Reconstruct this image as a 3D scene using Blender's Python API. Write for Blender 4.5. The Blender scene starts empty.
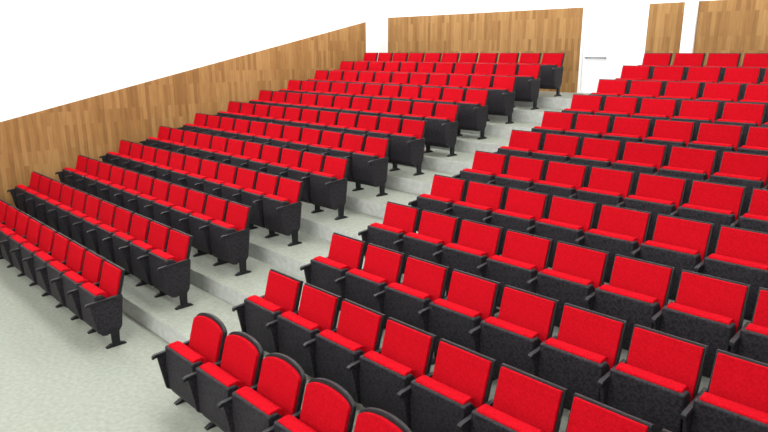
import bpy, bmesh, math, random
from mathutils import Vector, Matrix
random.seed(3)
S=bpy.context.scene
try:
    S.view_settings.view_transform='Standard'
    S.view_settings.look='None'
except Exception as e: print(e)

# ---------- materials ----------
def newmat(name):
    m=bpy.data.materials.new(name); m.use_nodes=True
    nt=m.node_tree; b=nt.nodes['Principled BSDF']; return m,nt,b
def mottled(name,c1,c2,scale,rough=.8,detail=4,bump=0.0,spec=.3,p0=.35,p1=.65):
    m,nt,b=newmat(name)
    tc=nt.nodes.new('ShaderNodeTexCoord'); n=nt.nodes.new('ShaderNodeTexNoise')
    n.inputs['Scale'].default_value=scale; n.inputs['Detail'].default_value=detail
    r=nt.nodes.new('ShaderNodeValToRGB')
    r.color_ramp.elements[0].position=p0; r.color_ramp.elements[1].position=p1
    r.color_ramp.elements[0].color=(*c1,1); r.color_ramp.elements[1].color=(*c2,1)
    nt.links.new(tc.outputs['Object'],n.inputs['Vector']); nt.links.new(n.outputs['Fac'],r.inputs['Fac'])
    nt.links.new(r.outputs['Color'],b.inputs['Base Color'])
    b.inputs['Roughness'].default_value=rough; b.inputs['Specular IOR Level'].default_value=spec
    if bump>0:
        bp=nt.nodes.new('ShaderNodeBump'); bp.inputs['Strength'].default_value=bump; bp.inputs['Distance'].default_value=.01
        nt.links.new(n.outputs['Fac'],bp.inputs['Height']); nt.links.new(bp.outputs['Normal'],b.inputs['Normal'])
    return m
def wood(name,axis):
    m,nt,b=newmat(name)
    tc=nt.nodes.new('ShaderNodeTexCoord'); sp=nt.nodes.new('ShaderNodeSeparateXYZ'); cb=nt.nodes.new('ShaderNodeCombineXYZ')
    nt.links.new(tc.outputs['Object'],sp.inputs[0])
    nt.links.new(sp.outputs['Z'],cb.inputs['X']); nt.links.new(sp.outputs[axis],cb.inputs['Y'])
    br=nt.nodes.new('ShaderNodeTexBrick'); br.inputs['Scale'].default_value=1
    br.inputs['Brick Width'].default_value=.75; br.inputs['Row Height'].default_value=.085
    br.inputs['Mortar Size'].default_value=.0; br.inputs['Bias'].default_value=0
    br.offset=.37; br.offset_frequency=2; br.squash=1.0
    br.inputs['Color1'].default_value=(0,0,0,1); br.inputs['Color2'].default_value=(1,1,1,1)
    nt.links.new(cb.outputs[0],br.inputs['Vector'])
    mp=nt.nodes.new('ShaderNodeMapping'); mp.inputs['Scale'].default_value=(2.0,22,1)
    nt.links.new(cb.outputs[0],mp.inputs[0])
    n=nt.nodes.new('ShaderNodeTexNoise'); n.inputs['Scale'].default_value=1.3; n.inputs['Detail'].default_value=5
    nt.links.new(mp.outputs[0],n.inputs['Vector'])
    mx=nt.nodes.new('ShaderNodeMath'); mx.operation='MULTIPLY_ADD'; mx.inputs[1].default_value=.42
    nt.links.new(br.outputs['Color'],mx.inputs[0])
    m2=nt.nodes.new('ShaderNodeMath'); m2.operation='MULTIPLY'; m2.inputs[1].default_value=.6
    nt.links.new(n.outputs['Fac'],m2.inputs[0]); nt.links.new(m2.outputs[0],mx.inputs[2])
    r=nt.nodes.new('ShaderNodeValToRGB'); e=r.color_ramp.elements
    e[0].position=.1; e[0].color=(.165,.080,.024,1); e[1].position=.95; e[1].color=(.40,.235,.092,1)
    k=e.new(.5); k.color=(.27,.142,.048,1)
    nt.links.new(mx.outputs[0],r.inputs['Fac']); nt.links.new(r.outputs['Color'],b.inputs['Base Color'])
    b.inputs['Roughness'].default_value=.55; b.inputs['Specular IOR Level'].default_value=.15
    return m
RED=mottled('red_fabric',(.38,.003,.008),(.48,.005,.013),60,.9,spec=.03)
BLK=mottled('black_fabric',(.006,.006,.008),(.030,.026,.032),50,.65,spec=.25,bump=.3)
PLA=mottled('black_plastic',(.007,.007,.009),(.012,.012,.014),30,.5,spec=.35)
MET=mottled('dark_metal',(.006,.006,.008),(.011,.011,.013),20,.5,spec=.3)
FLO=mottled('terrazzo_floor',(.215,.24,.20),(.30,.325,.27),20,.6,detail=8,p0=.25,p1=.75)
RIS=mottled('riser_paint',(.44,.46,.43),(.53,.55,.52),12,.6,detail=6)
WHT=mottled('white_paint',(.90,.90,.90),(.93,.93,.93),3,.9)
DOO=mottled('door_paint',(.86,.87,.88),(.88,.89,.90),4,.5)
STE=mottled('brushed_steel',(.22,.23,.25),(.32,.33,.35),40,.4); STE.node_tree.nodes['Principled BSDF'].inputs['Metallic'].default_value=.4
WY=wood('wood_panel_side','Y'); WX=wood('wood_panel_back','X')
EMI,nt,b=newmat('added_panel_glow'); b.inputs['Emission Color'].default_value=(1,1,1,1); b.inputs['Emission Strength'].default_value=2  # glow of the added ceiling panels, out of view

# ---------- mesh helpers ----------
def add_prism(bm,pts,x0,x1,mat,bev=0,seg=2,M=None):
    a=[bm.verts.new((x0,p[0],p[1])) for p in pts]; c=[bm.verts.new((x1,p[0],p[1])) for p in pts]
    fs=[bm.faces.new(a),bm.faces.new(c[::-1])]
    n=len(pts)
    for i in range(n): fs.append(bm.faces.new((a[i],c[i],c[(i+1)%n],a[(i+1)%n])))
    finish(bm,fs,a+c,mat,bev,seg,M)
def finish(bm,fs,vs,mat,bev,seg,M):
    for f in fs: f.material_index=mat
    if M is not None: bmesh.ops.transform(bm,matrix=M,verts=vs)
    bmesh.ops.recalc_face_normals(bm,faces=fs)
    if bev>0:
        es=list({e for f in fs for e in f.edges})
        r=bmesh.ops.bevel(bm,geom=es,offset=bev,segments=seg,profile=.5,affect='EDGES',clamp_overlap=True,material=-1)
        for f in r['faces']: f.material_index=mat
def add_box(bm,lo,hi,mat,bev=0,seg=2,M=None):
    add_prism(bm,[(lo[1],lo[2]),(hi[1],lo[2]),(hi[1],hi[2]),(lo[1],hi[2])],lo[0],hi[0],mat,bev,seg,M)
def add_front(bm,pts,y0,y1,mat,bev=0,seg=2,M=None):
    a=[bm.verts.new((p[0],y0,p[1])) for p in pts]; c=[bm.verts.new((p[0],y1,p[1])) for p in pts]
    fs=[bm.faces.new(a),bm.faces.new(c[::-1])]; n=len(pts)
    for i in range(n): fs.append(bm.faces.new((a[i],c[i],c[(i+1)%n],a[(i+1)%n])))
    finish(bm,fs,a+c,mat,bev,seg,M)
def mk_mesh(name,bm,mats):
    me=bpy.data.meshes.new(name); bm.to_mesh(me); bm.free()
    for m in mats: me.materials.append(m)
    return me
def mk_obj(name,me,loc=(0,0,0)):
    o=bpy.data.objects.new(name,me); o.location=loc; S.collection.objects.link(o); return o

# ---------- chair ----------
def stanchion(bm,xc):
    add_prism(bm,[(-.265,.575),(.13,.60),(.085,.24),(.05,.19),(-.13,.17),(-.20,.22)],xc-.016,xc+.016,1,.006)
    add_prism(bm,[(-.315,.565),(-.31,.60),(-.285,.612),(.12,.635),(.13,.60),(-.29,.575)],xc-.020,xc+.020,2,.006)
    add_prism(bm,[(-.05,.0),(.035,.0),(.045,.24),(-.06,.24)],xc-.018,xc+.018,3,.004)
    add_prism(bm,[(-.13,.0),(.11,.0),(.11,.014),(.05,.04),(-.07,.04),(-.13,.014)],xc-.026,xc+.026,3,.003)
def chair_mesh(name,side,P,end=False,arch=False):
    bm=bmesh.new()
    hw=P/2-.038
    MB=Matrix.Translation((0,.035,.42))@Matrix.Rotation(math.radians(-16),4,'X')
    H=.525
    if arch:
        def arc(w,h0,rise,z0,n=16):
            pts=[(-w,z0),(w,z0)]
            for i in range(n+1):
                a=math.pi*i/n
                pts.append((w*math.cos(a),h0+rise*max(math.sin(a),0)))
            return pts
        add_front(bm,arc(hw+.008,H-.07,.112,-.10),-.004,.036,2,.004,1,MB)
        add_front(bm,arc(hw-.010,H-.078,.085,-.02),-.036,.0,0,.005,1,MB)
    else:
        add_box(bm,(-hw-.008,-.006,-.10),(hw+.008,.030,H),2,.005,2,MB)
        add_box(bm,(-hw+.010,-.034,-.02),(hw-.010,-.002,H-.018),0,.007,2,MB)
    # tipped-up seat: tall black upholstered shell with the red cushion edge on top
    sw=P/2-.030
    MS=Matrix.Translation((0,.045,.015))
    add_prism(bm,[(-.085,.17),(-.13,.135),(-.195,.15),(-.225,.22),(-.232,.45),(-.230,.650),(-.215,.660),(-.14,.658),(-.085,.60)],-sw,sw,1,.009,2,MS)
    add_prism(bm,[(-.085,.25),(-.13,.640),(-.208,.652),(-.208,.667),(-.190,.680),(-.11,.683),(-.07,.658),(-.06,.33),(-.065,.25)],-sw+.028,sw-.028,0,.009,2,MS)
    add_box(bm,(-P/2+.03,-.04,.38),(P/2-.03,.02,.41),3,.005)
    xs=side*P/2
    stanchion(bm,xs-side*.017)
    if end: stanchion(bm,-xs-side*.017)
    return mk_mesh(name,bm,[RED,BLK,PLA,MET])
PR=.605; PL=.585
Y0=2.21; PY=.907; RZ=.2272; NR=12
XL=-7.18; XR=-5.48
NL=11; NRt=13
CL=[chair_mesh('chair_left',1,PL,bool(e)) for e in (0,1)]
CR=[[chair_mesh('chair_right',-1,PR,bool(e),bool(a)) for a in (0,1)] for e in (0,1)]
for k in range(NR):
    y=Y0+PY*k; z=RZ*k
    for i in range(NL):
        mk_obj('auditorium_chair',CL[int(i==NL-1)],(XL-PL*(i+.5),y,z))
    for i in range(NRt):
        mk_obj('auditorium_chair',CR[int(i==NRt-1)][int(k==0)],(XR+PR*(i+.5),y,z))

# ---------- room ----------
WL=-13.9; WR=5.0; YB=13.6; YF=-5.0; ZC=6.8
bm=bmesh.new()
prof=[(YF,-.3),(YF,0)]
for k in range(NR-1):
    yr=2.69+PY*k
    prof+= [(yr,RZ*k),(yr,RZ*(k+1))]
prof+=[(YB,RZ*(NR-1)),(YB,-.3)]
add_prism(bm,prof,WL,WR,0)
bm.normal_update()
for f in bm.faces:
    if abs(f.normal.y)>.9: f.material_index=1
mk_obj('floor',mk_mesh('floor',bm,[FLO,RIS]))
def box_obj(name,lo,hi,mat,bev=0):
    bm=bmesh.new(); add_box(bm,lo,hi,0,bev); return mk_obj(name,mk_mesh(name,bm,[mat]))
box_obj('wall_left',(WL-.2,YF,-.3),(WL,YB,ZC),WHT)
box_obj('wall_right',(WR,YF,-.3),(WR+.2,YB,ZC),WHT)
box_obj('wall_front',(WL-.2,YF-.2,-.3),(WR+.2,YF,ZC),WHT)
box_obj('ceiling',(WL-.2,YF-.2,ZC),(WR+.2,YB+.2,ZC+.2),WHT)
ZB=RZ*(NR-1)
DX0,DX1=-7.50,-5.96; DH=2.2
bm=bmesh.new()
add_box(bm,(WL-.2,YB,-.3),(DX0,YB+.2,ZC),0)
add_box(bm,(DX1,YB,-.3),(WR+.2,YB+.2,ZC),0)
add_box(bm,(DX0,YB,ZB+DH),(DX1,YB+.2,ZC),0)
add_box(bm,(DX0,YB,-.3),(DX1,YB+.2,ZB),0)
mk_obj('wall_back',mk_mesh('wall_back',bm,[WHT]))
bm=bmesh.new()
def top(y): return 2.126+.222*(y-2.93)
add_prism(bm,[(YF,-.1),(12.67,-.1),(12.67,top(12.67)),(2.2,top(2.2)),(YF,top(2.2))],WL,WL+.03,0)
mk_obj('trim_1',mk_mesh('wood_wainscot_left',bm,[WY]))
ZW=4.44
for i,(a,c) in enumerate([(WL+.05,DX0),(DX1,-5.2),(-4.95,WR)]):
    box_obj('trim_%d'%(i+2),(a,YB-.03,ZB),(c,YB,ZW),WX)
box_obj('trim_5',(-5.2,YB-.10,ZB),(-4.95,YB,ZC),WHT)
def door():
    e=bpy.data.objects.new('door_1',None); e.location=((DX0+DX1)/2,YB+.06,ZB); S.collection.objects.link(e)
    def part(n,lo,hi,mat,bev=0):
        o=box_obj(n,lo,hi,mat,bev); o.parent=e; return o
    hw=(DX1-DX0)/2
    part('frame_left',(-hw,-.08,0),(-hw+.05,.06,DH),WHT,.004)
    part('frame_right',(hw-.05,-.08,0),(hw,.06,DH),WHT,.004)
    part('frame_top',(-hw+.05,-.08,DH-.05),(hw-.05,.06,DH),WHT,.004)
    part('leaf_left',(-hw+.055,-.02,.01),(-.003,.03,DH-.055),DOO,.003)
    part('leaf_right',(.003,-.02,.01),(hw-.055,.03,DH-.055),DOO,.003)
    part('push_bar_left',(-hw+.12,-.075,.80),(-.12,-.045,.835),STE,.008)
    for s,x in (('a',-hw+.14),('b',-.17)):
        part('bracket_'+s,(x,-.05,.795),(x+.03,-.02,.84),STE,.003)
door()

# ---------- lights ----------
def area(name,loc,rot,sx,sy,W,col=(1,1,1),spread=None):
    l=bpy.data.lights.new(name,'AREA'); l.shape='RECTANGLE'; l.size=sx; l.size_y=sy; l.energy=W; l.color=col
    if spread: l.spread=math.radians(spread)
    o=bpy.data.objects.new(name,l); o.location=loc; o.rotation_euler=rot; S.collection.objects.link(o)
for ix,x in enumerate((-11.5,-7.5,-3.5,.5)):
    for iy,y in enumerate((-1,4,9)):
        box_obj('added_ceiling_panel',(x-1.3,y-.7,ZC-.06),(x+1.3,y+.7,ZC),EMI,.01)  # unseen glowing panel, added since the closed room needs light
        area('added_ceiling_fill',(x,y,ZC-.08),(0,0,0),2.5,1.3,105 if y>0 else 70)  # area light added below each panel to light the room
area('added_front_fill',(-3.5,-4.0,5.8),(math.radians(65),0,math.radians(15)),6,1.5,330)  # unseen fill, added to brighten risers, seat fronts and walls
area('added_wall_fill_left',(-12.0,5,6.6),(0,math.radians(62),0),.3,16,380,spread=120)  # unseen strip added to push the left wall to white
area('added_wall_fill_back',(-5,11.9,6.6),(math.radians(62),0,0),16,.3,300,spread=120)  # matching added strip, brightens the back wall from out of view
w=bpy.data.worlds.new('World'); S.world=w; w.use_nodes=True
w.node_tree.nodes['Background'].inputs[0].default_value=(1,1,1,1); w.node_tree.nodes['Background'].inputs[1].default_value=.3

# ---------- camera ----------
yaw=math.radians(45.14); p=math.radians(14.73)
r=Vector((math.cos(yaw),math.sin(yaw),0)); f=Vector((-math.sin(yaw)*math.cos(p),math.cos(yaw)*math.cos(p),-math.sin(p))); u=r.cross(f)
cam=bpy.data.cameras.new('camera'); co=bpy.data.objects.new('camera',cam); S.collection.objects.link(co)
co.matrix_world=Matrix.Translation((0,-.38,3.444))@Matrix((r,u,-f)).transposed().to_4x4()
cam.sensor_width=36; cam.lens=624/768*36; cam.clip_start=.05
S.camera=co
